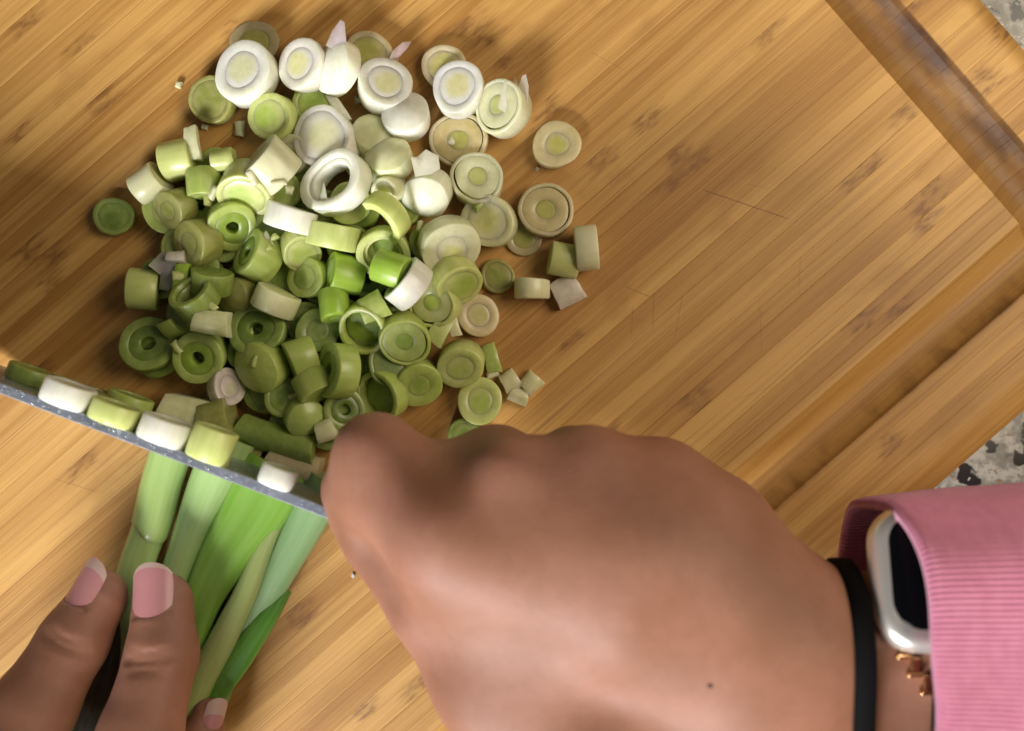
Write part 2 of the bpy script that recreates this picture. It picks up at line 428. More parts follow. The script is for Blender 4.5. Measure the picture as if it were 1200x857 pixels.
def mx(a, b, f): return tuple(x * (1 - f) + y * f for x, y in zip(a, b))
PG = "cut scallion pieces on the board"
def piece(x, y, d, h, tilt, az, tone, kind, label, slack=82, zfix=None, spin=None, group=PG, a0=0, a1=360, sq=None):
    T = [jit(q_)[:3] for q_ in TONES[tone]]
    axis = Vector((math.cos(R(az)) * math.sin(R(tilt)), math.sin(R(az)) * math.sin(R(tilt)), math.cos(R(tilt))))
    sp = random.uniform(0, 360) if spin is None else spin
    q = axis.to_track_quat('Z', 'Y').to_matrix() @ Matrix.Rotation(R(sp), 3, 'Z')
    d *= 1.02
    z_est = zfix if zfix is not None else .8
    r = d / 2 / PPC * (H - z_est) / H
    c_ = settle(q, r, h, x, y, slack, zfix)
    e = empty("scallion_slice", c_, label, "scallion slice", group, rot=q.to_euler())
    w_ = (random.uniform(.015, .06), random.uniform(0, 6), random.uniform(.008, .032), random.uniform(0, 6), random.uniform(.003, .009), random.uniform(0, 6))
    if sq: w_ = (sq, w_[1]) + w_[2:]
    sl_ = random.uniform(-.10, .10)
    z0 = -h / 2; of = (random.uniform(-.06, .06) * r, random.uniform(-.06, .06) * r)
    sl = random.uniform(-.06, .06)
    SL[0] = sl_
    if kind == 'core':
        rc = random.uniform(.46, .66); cc_ = [float(q_) for q_ in mx(T[2], T[1], random.uniform(0, .4))]
        if random.random() < .62:       # layers grown together: one body, colour turning softly to the heart
            rw = random.uniform(.70, .80)
            ring("outer_layer", r * rw + .002, r, h, z0, w_, e, T[0])
            o_ = ring("flesh", 0, r * rw, h + .001, z0, w_, e, T[0], dome=random.uniform(.0, .03))
            o_["core_color"] = cc_; o_["core_reach"] = r * random.uniform(.55, .85) * CM
        else:
            ring("outer_layer", r * rc + .003, r, h, z0, w_, e, T[0])
            o_ = ring("core", 0, r * rc, h + .001, z0, w_, e, T[0], dome=random.uniform(-.008, .012))
            o_["core_color"] = cc_; o_["core_reach"] = r * rc * random.uniform(.85, 1.15) * CM
    elif kind == 'gap':
        ring("outer_layer", r * .86, r, h, z0, w_, e, T[0], dome=.01)
        ring("inner_layer", r * .36, r * .83, h - .015, z0, w_, e, T[1], offc=of, dome=.02)
        ring("core", 0, r * .36, h - .022, z0, w_, e, T[2], offc=of)
    elif kind == 'hole':
        ring("outer_layer", r * .66, r, h, z0, w_, e, T[0], dome=.02)
        ring("inner_layer", r * .26, r * .65, h - .03, z0, w_, e, T[2], dome=.02)
    elif kind == 'cup':
        ring("outer_layer", r * .80, r, h, z0, w_, e, T[0])
        ring("core", 0, r * .76, h * .45, z0, w_, e, T[2], dome=.08)
    elif kind == 'ring':
        ring("outer_layer", r * .74, r, h, z0, w_, e, T[0])
        ring("inner_layer", r * .60, r * .735, h * .8, z0, w_, e, T[1])
    elif kind == 'arc':
        ring("outer_layer", r * .72, r, h, z0, w_, e, T[0], a0, a1)
    elif kind == 'dome':
        ring("outer_layer", 0, r, h * .72, z0, w_, e, T[0], dome=h * .28)
    elif kind == 'film':
        ring("outer_layer", r * .62, r, h, z0, w_, e, T[0], mat=M_FILM)
        ring("core", 0, r * .615, h * .9, z0, w_, e, T[2], mat=M_FILM)
    SL[0] = 0.0
    return e

def chunk(x, y, lx, ly, h, rot, tone, label, bend=0.25, tilt=0, slack=82, col=None, zfix=None, name="scallion_chunk"):
    """a broken bit: a bent wedge of one leaf layer"""
    q = Matrix.Rotation(R(rot), 3, 'Z') @ Matrix.Rotation(R(tilt), 3, 'Y')
    lx, ly = lx / PPC, ly / PPC
    c_ = settle(q, min(lx, ly) / 2, h, x, y, slack, zfix)
    vs, fs = [], []; n, m = 6, 4
    rr = random.Random(int(x * 7 + y))
    for lay in (0, 1):
        for i in range(n + 1):
            for j in range(m + 1):
                u_ = (i / n - .5); v_ = (j / m - .5)
                edge = max(abs(u_), abs(v_)) > .49
                zz = (h / 2 - (.035 if edge else 0) if lay else -h / 2 + (.02 if edge else 0)) - bend * h * (2 * v_) ** 2
                vs.append((u_ * lx * (1 - .18 * v_) + rr.uniform(-.015, .015), v_ * ly * (1 + .15 * u_) + rr.uniform(-.015, .015), zz))
    N = (n + 1) * (m + 1)
    for i in range(n):
        for j in range(m):
            a = i * (m + 1) + j
            fs.append((a + N, a + N + m + 1, a + N + m + 2, a + N + 1)); fs.append((a, a + 1, a + m + 2, a + m + 1))
    bd = [i * (m + 1) for i in range(n + 1)] + [n * (m + 1) + j for j in range(1, m + 1)] + [i * (m + 1) + m for i in range(n - 1, -1, -1)] + [j for j in range(m - 1, 0, -1)]
    for a, b in zip(bd, bd[1:] + bd[:1]): fs.append((a, b, b + N, a + N))
    o = mesh(name, vs, fs, M_VEG, color=col or jit(TONES[tone][0]), loc=c_)
    o.rotation_euler = q.to_euler()
    return tag(o, label, "scallion bit")

def flake(x, y, pts, z, curl, col, label, thick=.02, mat=None):
    """thin curled shred of skin: outline in photo px round the centre, curled about its long axis"""
    c_ = P(x, y, z); top, bot = [], []
    n = len(pts); vs = []
    k = 1 / PPC
    for s in (1, -1):
        vs.append((0, 0, s * thick))
        for f in (.5, 1):
            for (a, b) in pts:
                X, Y = a * k * f, -b * k * f
                vs.append((X, Y, curl * (X * X - Y * Y * .4) + s * thick * (1.2 - f) + .1 * math.sin(X * 9) * f))
    N = 1 + 2 * n; fs = []
    for i in range(n):
        j = (i + 1) % n
        fs += [(0, 1 + j, 1 + i), (1 + i, 1 + j, 1 + n + j, 1 + n + i),
               (N, N + 1 + i, N + 1 + j), (N + 1 + i, N + 1 + n + i, N + 1 + n + j, N + 1 + j),
               (1 + n + i, 1 + n + j, N + 1 + n + j, N + 1 + n + i)]
    o = mesh("scallion_shred", vs, fs, mat or M_VEG, color=col, loc=c_)
    return tag(o, label, "scallion shred")

# slices buried at the foot of the heap, seen only through the gaps
rb = random.Random(12)
poly = [(190, 250), (250, 190), (330, 190), (420, 210), (500, 250), (520, 330), (530, 400), (480, 440), (440, 470), (380, 520), (330, 540), (290, 460), (200, 440), (170, 390), (190, 320)]
def inside(x, y):
    r_ = False
    for (x1, y1), (x2, y2) in zip(poly, poly[1:] + poly[:1]):
        if (y1 > y) != (y2 > y) and x < (x2 - x1) * (y - y1) / (y2 - y1) + x1: r_ = not r_
    return r_
for gy in range(200, 540, 43):
    for gx in range(170, 540, 47):
        X = gx + (23 if (gy // 43) % 2 else 0) + rb.uniform(-6, 6); Y = gy + rb.uniform(-6, 6)
        if inside(X, Y):
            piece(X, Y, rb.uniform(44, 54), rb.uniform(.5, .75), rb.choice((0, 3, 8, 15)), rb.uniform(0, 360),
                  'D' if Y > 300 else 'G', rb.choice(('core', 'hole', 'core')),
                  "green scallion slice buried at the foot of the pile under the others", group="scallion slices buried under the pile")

PIECES = [
 # ---- lying on the board round the heap
 (298,52,58,.12,4,90,'T','film',"thin see-through slice tucked behind the white slice at the pile's top left"),
 (250,118,54,.5,12,200,'O','core',"dull olive slice below the leftmost white one at the top of the pile"),
 (432,66,58,.45,12,100,'T','core',"pale see-through slice between the purple-tipped white slice and the purple shred"),
 (521,80,54,.35,8,140,'T','core',"pale yellow see-through slice half under the white slice with a nub"),
 (652,170,56,.4,3,0,'T','core',"single pale slice with yellow-green core lying alone right of the pile"),
 (614,278,44,.1,2,0,'T','film',"faint see-through slice on wood just below the two-layer slice"),
 (640,247,64,.45,4,90,'T','gap',"pale two-layered slice with green core overlapping a faint thin one"),
 (538,165,66,.4,6,200,'T','gap',"large see-through tan slice with olive core below the spiky frayed slice"),
 (583,324,40,.2,3,0,'O','core',"small flat olive slice alone on the wood left of the white side-lying bit"),
 (560,370,50,.4,6,0,'T','core',"tan see-through slice with an olive spot right of the pointed scrap"),
 (562,470,54,.45,6,30,'Y','core',"translucent pale slice nearest the hand's knuckles, beside the tiny cubes"),
 (545,512,42,.4,3,0,'D','core',"dark slice peeping out above the knuckles of the knife hand"),
 (134,254,46,.3,5,0,'D','core',"dark olive slice lying alone at the far left of the pile"),
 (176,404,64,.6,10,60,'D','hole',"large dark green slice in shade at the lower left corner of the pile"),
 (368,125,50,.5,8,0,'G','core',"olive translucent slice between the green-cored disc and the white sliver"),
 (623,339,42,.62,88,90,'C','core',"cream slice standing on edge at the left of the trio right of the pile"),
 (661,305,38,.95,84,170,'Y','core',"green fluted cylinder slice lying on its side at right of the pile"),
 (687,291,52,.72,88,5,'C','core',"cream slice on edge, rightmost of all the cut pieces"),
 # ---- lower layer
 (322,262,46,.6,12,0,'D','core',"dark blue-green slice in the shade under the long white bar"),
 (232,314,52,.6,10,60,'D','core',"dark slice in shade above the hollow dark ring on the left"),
 (345,182,48,.6,25,200,'C','core',"pale slice wedged between the fat cream cylinder and the large white ring"),
 (430,197,44,.7,30,120,'C','core',"dull cream slice right of the large hollow white ring"),
 (362,326,48,.6,20,180,'G','core',"dull pale green slice left of the bright wet green piece"),
 (352,292,46,.7,45,-60,'Y','core',"pale green slice just under the white and green bars"),
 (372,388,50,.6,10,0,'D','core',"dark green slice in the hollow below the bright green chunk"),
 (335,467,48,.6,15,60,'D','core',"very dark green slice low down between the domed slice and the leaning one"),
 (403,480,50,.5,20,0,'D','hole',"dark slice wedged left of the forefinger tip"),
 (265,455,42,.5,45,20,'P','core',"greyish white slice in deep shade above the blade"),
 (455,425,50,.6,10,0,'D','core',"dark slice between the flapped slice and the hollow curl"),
 (330,225,46,.6,10,0,'G','core',"olive slice glimpsed right of the fat cream cylinder"),
 (410,240,48,.7,10,0,'Y','core',"pale green slice glimpsed through and under the large white ring"),
 # ---- body of the heap
 (440,158,54,.8,28,60,'C','dome',"smooth cream slice below the two white ones at the top"),
 (456,184,54,.8,30,110,'C','dome',"domed cream-green slice left of the torn white piece"),
 (456,222,34,.7,35,220,'C','core',"small cream slice, corner up, left of the torn white piece"),
 (207,244,46,.75,42,210,'O','core',"dull olive slice with face to lower left, below the white square bit"),
 (233,284,54,.8,38,200,'O','core',"dull green slice with folded edge left of the slotted green one"),
 (272,264,58,.55,34,-60,'G','hole',"green slice with a dark oval slot under the pale fluted slice"),
 (240,216,42,.9,84,-85,'G','core',"square-looking green slice on edge left of the pale fluted slice"),
 (303,302,54,.95,50,150,'G','hole',"slice with dark face left and lime wall right, centre of the pile"),
 (277,348,46,.85,34,195,'O','dome',"rounded yellow-olive slice right of the hollow dark ring"),
 (248,330,48,.7,70,80,'D','core',"dark green wall of a slice above the hollow dark ring"),
 (229,350,50,.75,48,120,'D','ring',"hollow dark green ring with open hole in the left of the pile"),
 (204,372,44,.6,62,20,'G','arc',"pale lime curved strip left of the pale angular chunk"),
 (302,388,64,.6,16,90,'D','hole',"dark green slice with a small slot-like hole mid pile"),
 (323,353,54,.72,84,65,'C','core',"cream-green slice on edge, slanted like a bar, mid pile"),
 (235,416,60,.75,20,-90,'G','hole',"green slice with a dark dimple near its upper edge, lower left"),
 (390,215,10,.1,0,0,'D','core',None),
 (304,430,60,.95,30,215,'G','dome',"bulging lime slice, brightly rounded at its upper right, lower pile"),
 (354,420,46,.85,72,200,'G','core',"pale green slice on its side right of the bulging lime slice"),
 (368,452,42,.8,70,-60,'G','core',"olive slice on edge under the slice with a dark face and bright right wall"),
 (396,435,64,.75,55,175,'G','hole',"tall slice with dark face left and bright right wall, lower pile"),
 (358,490,46,.8,35,-40,'G','dome',"domed pale green slice just above the blade's heel"),
 (448,463,62,.62,36,210,'G','cup',"hollow green curl with bright right wall, touching the forefinger"),
 (490,448,54,.75,22,-60,'G','core',"green slice with a ringed core right of the hollow curl"),
 (474,396,58,.9,26,-70,'G','gap',"green slice with round ringed core right of the flapped slice"),
 (427,384,56,.8,22,-100,'G','cup',"green slice with a torn flap over its pale core"),
 (510,356,56,.75,18,200,'Y','gap',"pale green ringed slice under the tilted yellow-green slices at right"),
 (534,326,56,.9,50,-60,'Y','core',"yellow-green slice tilted down between the cream one and the ringed one"),
 (526,288,66,.9,32,-60,'C','core',"cream-walled slice on the right edge of the pile, face turned down"),
 (540,426,52,.8,24,-95,'Y','core',"pale green slice with ringed core above the see-through one near the knuckles"),
 (450,296,60,.75,22,-75,'Y','ring',"pale green hollow ring behind the wet bright green hook"),
 (450,256,58,.7,58,235,'Y','arc2',"pale lime arched strip right of the green bar"),
 (390,277,62,.75,84,78,'Y','core',"pale green bar-like slice on edge attached below the white bar"),
 (341,256,58,.72,82,74,'W','core',"bright white bar-like slice on edge below the large white ring"),
 (380,195,10,.1,0,0,'D','core',None),
 (290,221,60,1.0,44,-95,'Y','core',"pale lime fluted slice with pearly face at upper left of the pile"),
 (318,196,56,1.15,66,135,'C','core',"fat cream cylinder slice leaning below the green-cored disc"),
 (211,188,46,1.0,80,10,'Y','core',"pale green slice on its side behind the thin white sliver at left"),
 (176,217,42,.95,82,35,'C','core',"white square-looking slice at the left tip of the pile"),
 (169,339,50,.95,80,175,'Y','core',"pale barrel slice on its side at the left edge of the pile"),
 (559,212,62,.7,10,90,'C','gap',"pale two-layered slice with green core right of the torn white piece"),
 (573,260,62,.7,12,200,'C','core',"pale yellow slice with lime fleck, right edge of the pile"),
 # ---- top
 (384,165,72,.9,22,150,'W','core',"big white slice with wide yellow core above the large ring"),
 (394,215,74,.75,27,150,'W','ring',"large hollow white ring with open oval hole on top of the pile"),
 (322,139,56,.75,16,190,'Y','core',"pale disc with lime core below the leftmost white slices"),
 (290,87,70,.8,14,150,'W','core',"big white slice with pale yellow core at the pile's top left corner"),
 (392,78,62,.8,42,170,'W','dome',"curved white shell leaning on the purple-tipped slice's right side"),
 (358,78,60,.7,24,170,'W','core',"white slice with yellow core in front of a curved white shell"),
 (451,103,62,.8,20,60,'W','core',"white slice with yellow lower left core, directly over the domed white end"),
 (476,135,56,.8,22,100,'W','dome',"smooth white domed end piece at the top of the pile"),
 (538,106,62,.75,12,130,'W','core',"white slice with pale core and a nub on its rim, upper right"),
 (590,128,62,.75,30,170,'C','gap',"white layered slice with spiky frayed edge at the upper right"),
 (500,228,54,1.1,42,-110,'W','dome',"torn white piece standing up like a tulip right of centre"),
 (479,333,60,.72,70,142,'W','cup',"bright white crescent strip on the right of the wet green hook"),
 (404,321,44,1.0,62,170,'L','core',"bright lime wet piece with pale face at the centre of the pile"),
 (392,358,36,.95,74,-80,'L','core',"bright grass-green chunk on edge below the wet lime piece"),
 (458,315,38,1.0,78,-20,'L','core',"shiny bright green hook with white slit beside the crescent strip"),
]
for p in PIECES:
    x, y, d, h, tilt, az, tone, kind, label = p
    if label is None: continue
    kw = {}
    if kind == 'arc': kw = dict(a0=100, a1=290, spin=0)
    if kind == 'arc2': kind = 'arc'; kw = dict(a0=-20, a1=150, spin=0)
    if kind == 'arc3': kind = 'arc'; kw = dict(a0=150, a1=330, spin=0)
    if kind == 'ring' and tone == 'W': kw = dict(sq=.10, slack=97)
    if kind == 'cup' and tone == 'W': kw = dict(slack=96)
    piece(x, y, d, h, tilt, az, tone, kind, label, **kw)

CH = [
 (225,168,15,38,.35,8,'C',"thin white sliver standing on the pale green slice at upper left"),
 (395,124,12,42,.3,32,'W',"thin white sliver across the top of the pile above the big white slice"),
 (664,341,32,34,.6,30,'P',"pinkish white wedge at the foot of the side-lying trio"),
 (515,388,20,32,.4,-30,'Y',"pale pointed scrap under the pale green ringed slice"),
 (532,382,12,24,.3,15,'C',"tiny cream scrap beside the pale pointed scrap"),
 (262,188,26,24,.7,10,'Y',"small lime stem bud behind the square-looking green slice"),
 (248,378,38,26,.6,-8,'C',"pale angular chunk above the green slice with the dark dimple"),
 (213,326,16,32,.4,-6,'L',"small yellow-green strip by the grey papery shred"),
 (576,420,16,34,.3,15,'G',"small curved green scrap left of the tiny cubes"),
 (598,447,20,24,.4,30,'C',"tiny cream cube, leftmost of the three near the knuckles"),
 (608,464,22,18,.4,-20,'C',"tiny cream cube, lowest of the three near the knuckles"),
 (622,449,22,22,.4,45,'C',"tiny white cube, rightmost of the three near the knuckles"),
 (382,505,22,24,.6,20,'C',"cream scrap wedged between the forefinger and the dark slices"),
 (207,302,20,14,.5,0,'P',"small whitish scrap on the grey papery shred"),
 (437,360,30,30,.5,25,'G',"green wedge under the bright white crescent strip"),
]
for x, y, lx, ly, h, rot, tone, label in CH: chunk(x, y, lx, ly, h, rot, tone, label)
rc_ = random.Random(21)
for _ in range(34):
    X, Y = rc_.uniform(180, 590), rc_.uniform(90, 480)
    if not inside(X, Y) and rc_.random() < .6: continue
    o_ = chunk(X, Y, rc_.uniform(7, 17), rc_.uniform(6, 12), rc_.uniform(.08, .22), rc_.uniform(0, 180), 'C' if Y < 230 else rc_.choice('YYGC'), "tiny pale scallion crumb scattered on and around the pile", tilt=rc_.uniform(-25, 25), slack=70, name="scallion_crumb")
    o_["group"] = "tiny scallion crumbs in the pile"
# half stalk and clumped scraps behind the blade
chunk(322, 515, 92, 34, .8, -18, 'D', "long dark green leaf piece lying along the blade", bend=.5)
chunk(222, 487, 62, 40, 1.3, -14, 'C', "clumped cream slice stack behind the blade's middle", bend=.2, zfix=1.0)
chunk(255, 492, 34, 42, 1.5, 12, 'O', "olive scrap beside the clumped cream stack behind the blade", bend=.2, zfix=1.1)
chunk(345, 545, 62, 30, 1.0, -20, 'T', "tan slice lying flat behind the blade near the forefinger", bend=.2, zfix=.7)
chunk(288, 532, 40, 26, .9, -20, 'O', "olive scrap behind the blade by the pale square slice", bend=.2, zfix=.6)
flake(397, 42, [(-14, 12), (-8, -6), (2, -18), (7, -14), (9, 6), (6, 20), (-4, 16)], 1.3, .5, (.70, .60, .58), "purple-tipped papery skin flake at the very top of the pile")
flake(470, 58, [(-14, 14), (-10, 2), (2, -8), (12, -8), (8, 0), (-2, 8), (-6, 16)], .7, .8, (.52, .36, .33), "small purplish papery shred above the white domed end")
flake(193, 318, [(-16, -6), (-6, -22), (10, -20), (14, -4), (12, 14), (4, 22), (-8, 20), (-6, 4)], 1.35, .6, (.42, .39, .36), "greyish papery shred on top of the pale barrel slice")
flake(606, 104, [(-22, 24), (-14, -10), (-7, 0), (-3, -16), (2, -2), (6, -14), (10, -16), (13, -2), (12, 26), (0, 34)], 1.15, .9, (.80, .79, .66), "spiky translucent frayed skin on the upper right slice")
flake(378, 236, [(-10, 10), (-5, -2), (-1, -14), (1, -22), (4, -12), (6, 0), (12, 10), (0, 14)], 1.9, .4, (.62, .68, .45), "thin pointed green membrane over the white bar")
flake(497, 190, [(-10, 16), (-14, -4), (-8, -6), (2, -14), (16, -6), (18, 8), (8, 14)], 1.95, .9, (.80, .78, .56), "torn cream skin flap at the tip of the standing white piece")
flake(172, 660, [(-3, 1), (0, -3), (3, 0), (1, 3)], .03, 0, (.8, .8, .75), "tiny white crumb on the wood left of the stalks")
flake(413, 675, [(-3, 1), (0, -4), (3, 0), (1, 3)], .03, 0, (.8, .8, .78), "tiny white crumb on the wood beside the knife hand")
flake(629, 198, [(-3, 1), (0, -3), (3, 0), (1, 3)], .03, 0, (.85, .85, .82), "tiny white crumb right of the pile under the lone slice")

# ------------------------------------------------------------------ knife
S1 = P(380, 600, 4.6); S0 = P(0, 455, 4.6)
kd = (S1 - S0).normalized(); kn = Vector((-kd.y, kd.x, 0)); TILT = -2.0
kup = (Vector((0, 0, 1)) * math.cos(R(TILT)) - kn * math.sin(R(TILT))); knt = kup.cross(kd) * -1   # kup: edge -> spine
knt = kn * math.cos(R(TILT)) + Vector((0, 0, 1)) * math.sin(R(TILT))
knife = empty("kitchen_knife", S1, "steel kitchen knife with wet blade standing on its edge, gripped by the right hand", "knife")
def kp(s, hgt, n):      # s along, hgt down from the spine, n across; local to knife
    return kd * s - kup * hgt + knt * n
vs, fs = [], []
ss = np.linspace(-22, 2.2, 64)
def bh(s): return 4.58 if s > -10.2 else 4.58 - 4.4 * ((-10.2 - s) / 11.8) ** 1.7
PR = [(0, .09), (.012, .115), (.04, .125)] 
for s in ss:
    h_ = max(bh(s), .05)
    tk = .15 * min(1, .35 + (s + 22) / 10)
    prof = [(0, -tk * .8), (0, tk * .8), (.04, tk), (h_ * .5, tk * .6), (h_ * .93, tk * .2), (h_, 0), (h_ * .93, -tk * .2), (h_ * .5, -tk * .6), (.04, -tk)]
    for a, b in prof: vs.append(kp(s, a, b))
m = 9
for i in range(len(ss) - 1):
    for j in range(m):
        a = i * m + j; b = i * m + (j + 1) % m; fs.append((a, b, b + m, a + m))
fs.append(list(range(m))); fs.append([(len(ss) - 1) * m + j for j in range(m)][::-1])
mesh("blade", vs, fs, M_STEEL, knife, smooth=False)
vs, fs = [], []; m = 14
for i, (s, hh, ww) in enumerate([(1.6, .7, .5), (1.8, .95, .75), (3, 1.1, .9), (6, 1.25, 1.0), (9, 1.15, .95), (11.3, 1.3, 1.0), (12.0, 1.0, .8), (12.2, .5, .4)]):
    for j in range(m):
        a = 2 * math.pi * j / m
        vs.append(kp(s, 1.1 + hh * math.sin(a), ww * .8 * math.cos(a)))
for i in range(7):
    for j in range(m):
        a = i * m + j; b = i * m + (j + 1) % m; fs.append((a, b, b + m, a + m))
fs.append(list(range(m))); fs.append([7 * m + j for j in range(m)][::-1])
mesh("handle", vs, fs, M_BLACK, knife)
# water beads on spine and upper face
vs, fs = [], []
rd = random.Random(5)
for _ in range(210):
    s = rd.uniform(-13.5, -2.2) if rd.random() < .85 else rd.uniform(-13, 0)
    r_ = rd.uniform(.015, .05) * (1 if rd.random() < .8 else 1.4)
    if rd.random() < .6: c_ = kp(s, -.0, rd.uniform(-.10, .12)); nn = kup
    else: c_ = kp(s, rd.uniform(.03, 1.6), .142); nn = knt
    b0 = len(vs); q = nn.to_track_quat('Z', 'Y').to_matrix()
    vs.append(c_ + q @ Vector((0, 0, r_ * .6)))
    for f, z in ((.6, .45), (1, 0)):
        for j in range(8):
            a = j * math.pi / 4; vs.append(c_ + q @ Vector((math.cos(a) * r_ * f, math.sin(a) * r_ * f * .8, r_ * z)))
    for j in range(8):
        k_ = (j + 1) % 8; fs.append((b0, b0 + 1 + j, b0 + 1 + k_)); fs.append((b0 + 1 + j, b0 + 9 + j, b0 + 9 + k_, b0 + 1 + k_))
o = mesh("water_droplets", vs, fs, M_DROP, knife); o["kind"] = "stuff"

# slices stuck to the blade's far face
STK = [(80, 469, 62, .66, 'W', "bright white slice stuck flat to the blade, leftmost of the row"),
       (135, 488, 58, .60, 'Y', "yellowish slice stuck to the blade, second from the left of the row"),
       (194, 507, 62, .70, 'W', "pale slice stuck to the blade, directly over the leftmost stalk"),
       (248, 524, 54, .95, 'Y', "thick pale green slice stuck to the blade, over the second stalk"),
       (326, 557, 46, .58, 'W', "small white slice stuck to the blade, nearest the forefinger")]
for (x, y, d, h, tone, label) in STK:
    r = d / 2 / PPC * .875
    # on the far face, top of the disc level with the spine
    best = None
    for s in np.linspace(-13, 0, 500):
        w_ = S1 + kp(s, r * .55, .13 + h / 2)
        k_ = (H - w_.z) / H / PPC
        X = 600 + w_.x / k_
        if best is None or abs(X - x) < best[0]: best = (abs(X - x), s, w_)
    q = knt.to_track_quat('Z', 'Y')
    e = empty("scallion_slice", best[2], label, "scallion slice", "scallion slices stuck to the knife blade", rot=q.to_euler())
    T = TONES[tone]; w_ = (.02, random.uniform(0, 6), .01, 1, .004, 2)
    ring("outer_layer", r * .7, r, h, -h / 2, w_, e, T[0]); ring("inner_layer", r * .4, r * .695, h - .02, -h / 2, w_, e, T[1]); ring("core", 0, r * .395, h - .03, -h / 2, w_, e, T[2])
LOW = [(35, 440, 54, .5, 2.6, 'D', "dark green slice stuck low on the blade, furthest left"),
       (75, 437, 40, .5, 2.3, 'D', "dark slice stuck low on the blade above the white leftmost one"),
       (112, 455, 60, .5, 2.2, 'O', "olive slice stuck low on the blade behind the yellowish one"),
       (150, 452, 54, .7, 1.7, 'G', "lime slice stuck low on the blade near the dark corner slice")]
for (x, y, d, h, z, tone, label) in LOW:
    r = d / 2 / PPC * (H - z) / H
    best = None
    for s in np.linspace(-16, 0, 600):
        hg = (4.6 - z) / math.cos(R(TILT)); w_ = S1 + kp(s, hg, .1 + h / 2)
        k_ = (H - w_.z) / H / PPC; X = 600 + w_.x / k_
        if best is None or abs(X - x) < best[0]: best = (abs(X - x), s, w_)
    e = empty("scallion_slice", best[2], label, "scallion slice", "scallion slices stuck to the knife blade", rot=knt.to_track_quat('Z', 'Y').to_euler())
    T = TONES[tone]; w_ = (.02, random.uniform(0, 6), .01, 1, .004, 2)
    ring("outer_layer", r * .6, r, h, -h / 2, w_, e, T[0]); ring("core", 0, r * .59, h - .02, -h / 2, w_, e, T[1])

# ------------------------------------------------------------------ stalks
def stalk(path, label, col, name="scallion_stalk", flat=1.0, seg=24, rib=.0, fold=0.0, parts=()):
    """path: (px, py, z, width px, thickness cm)"""
    pts = [P(a, b, z) for a, b, z, _, _ in path]; W = [w_ / PPC * (H - z) / H / 2 for _, _, z, w_, _ in path]; TK = [q[4] / 2 for q in path]
    n = 40; vs, fs, uv = [], [], []
    def cr(arr, t_):
        i = min(int(t_), len(arr) - 2); f = t_ - i
        p0 = arr[max(i - 1, 0)]; p1 = arr[i]; p2 = arr[i + 1]; p3 = arr[min(i + 2, len(arr) - 1)]
        return .5 * ((2 * p1) + (p2 - p0) * f + (2 * p0 - 5 * p1 + 4 * p2 - p3) * f * f + (3 * p1 - p0 - 3 * p2 + p3) * f ** 3)
    base = pts[0]
    for i in range(n):
        t_ = (len(pts) - 1) * i / (n - 1)
        c_ = cr(pts, t_); d_ = (cr(pts, min(t_ + .05, len(pts) - 1.0001)) - cr(pts, max(t_ - .05, 0))).normalized()
        w_ = cr(W, t_); k_ = cr(TK, t_)
        side = d_.cross(Vector((0, 0, 1))).normalized(); up = side.cross(d_)
        for j in range(seg):
            a = 2 * math.pi * j / seg
            cx, cz = math.cos(a), math.sin(a)
            rr = 1 + rib * math.sin(a * 9) + .02 * math.sin(a * 3 + i * .2)
            zz = cz * k_ * rr - fold * k_ * math.exp(-(cx * 3) ** 2) * (cz > 0)
            vs.append(c_ - base + side * (cx * w_ * rr) + up * zz)
            uv.append((abs(j / seg - .5) * 2, i / n * 3))
    for i in range(n - 1):
        for j in range(seg):
            a = i * seg + j; b = i * seg + (j + 1) % seg; fs.append((a, b, b + seg, a + seg))
    fs.append(list(range(seg))); fs.append([(n - 1) * seg + j for j in range(seg)][::-1])
    o = mesh(name, vs, fs, M_STALK, color=col, uv=uv, loc=base)
    tag(o, label, "scallion stalk", "scallion stalks held under the left hand")
    return o
stalk([(212, 500, .8, 50, 1.2), (192, 560, .8, 48, 1.2), (178, 615, .75, 47, 1.15), (172, 628, .72, 41, 1.0), (156, 685, .7, 42, 1.0), (160, 770, .7, 40, 1.0), (152, 900, .7, 36, .9)],
      "pale green leftmost stalk with a sheath joint, under the forefinger", (.40, .55, .17), rib=.012)
stalk([(275, 512, .85, 56, 1.3), (250, 565, .85, 54, 1.45), (222, 635, .8, 42, 1.35), (202, 700, .7, 40, 1.1), (196, 780, .7, 38, 1.0), (188, 900, .7, 34, .9)],
      "smooth pale green stalk, second from left under the knife", (.44, .62, .22), rib=.01)
stalk([(325, 545, .85, 84, .9), (298, 596, .95, 80, 1.1), (264, 650, 1.0, 62, 1.1), (236, 705, .95, 46, 1.0), (212, 780, .8, 38, .9), (165, 900, .7, 40, .7)],
      "wide bright green glossy leaf in the middle of the stalks", (.25, .47, .055), rib=.03, fold=.35)
stalk([(345, 560, .6, 30, .7), (318, 620, .95, 22, .55), (290, 690, 1.1, 28, .8), (258, 755, 1.05, 33, .95), (230, 810, .95, 35, .95), (200, 900, .8, 36, .9)],
      "slim yellowish green stalk lying over the leaves right of the bright leaf", (.42, .50, .16), rib=.012)
stalk([(385, 560, .75, 52, 1.2), (360, 610, .72, 48, 1.15), (330, 665, .68, 40, 1.0), (300, 720, .6, 34, .8), (262, 790, .5, 36, .7), (220, 900, .5, 36, .7)],
      "dusty blue-green rightmost stalk next to the knife hand", (.25, .40, .17), rib=.012)
stalk([(336, 690, .55, 14, .4), (312, 725, .8, 26, .6), (282, 768, .85, 32, .6), (252, 812, .8, 32, .6), (220, 880, .8, 32, .6)],
      "dark glossy green leaf blade at the lower right of the stalks", (.085, .26, .015), rib=.02)
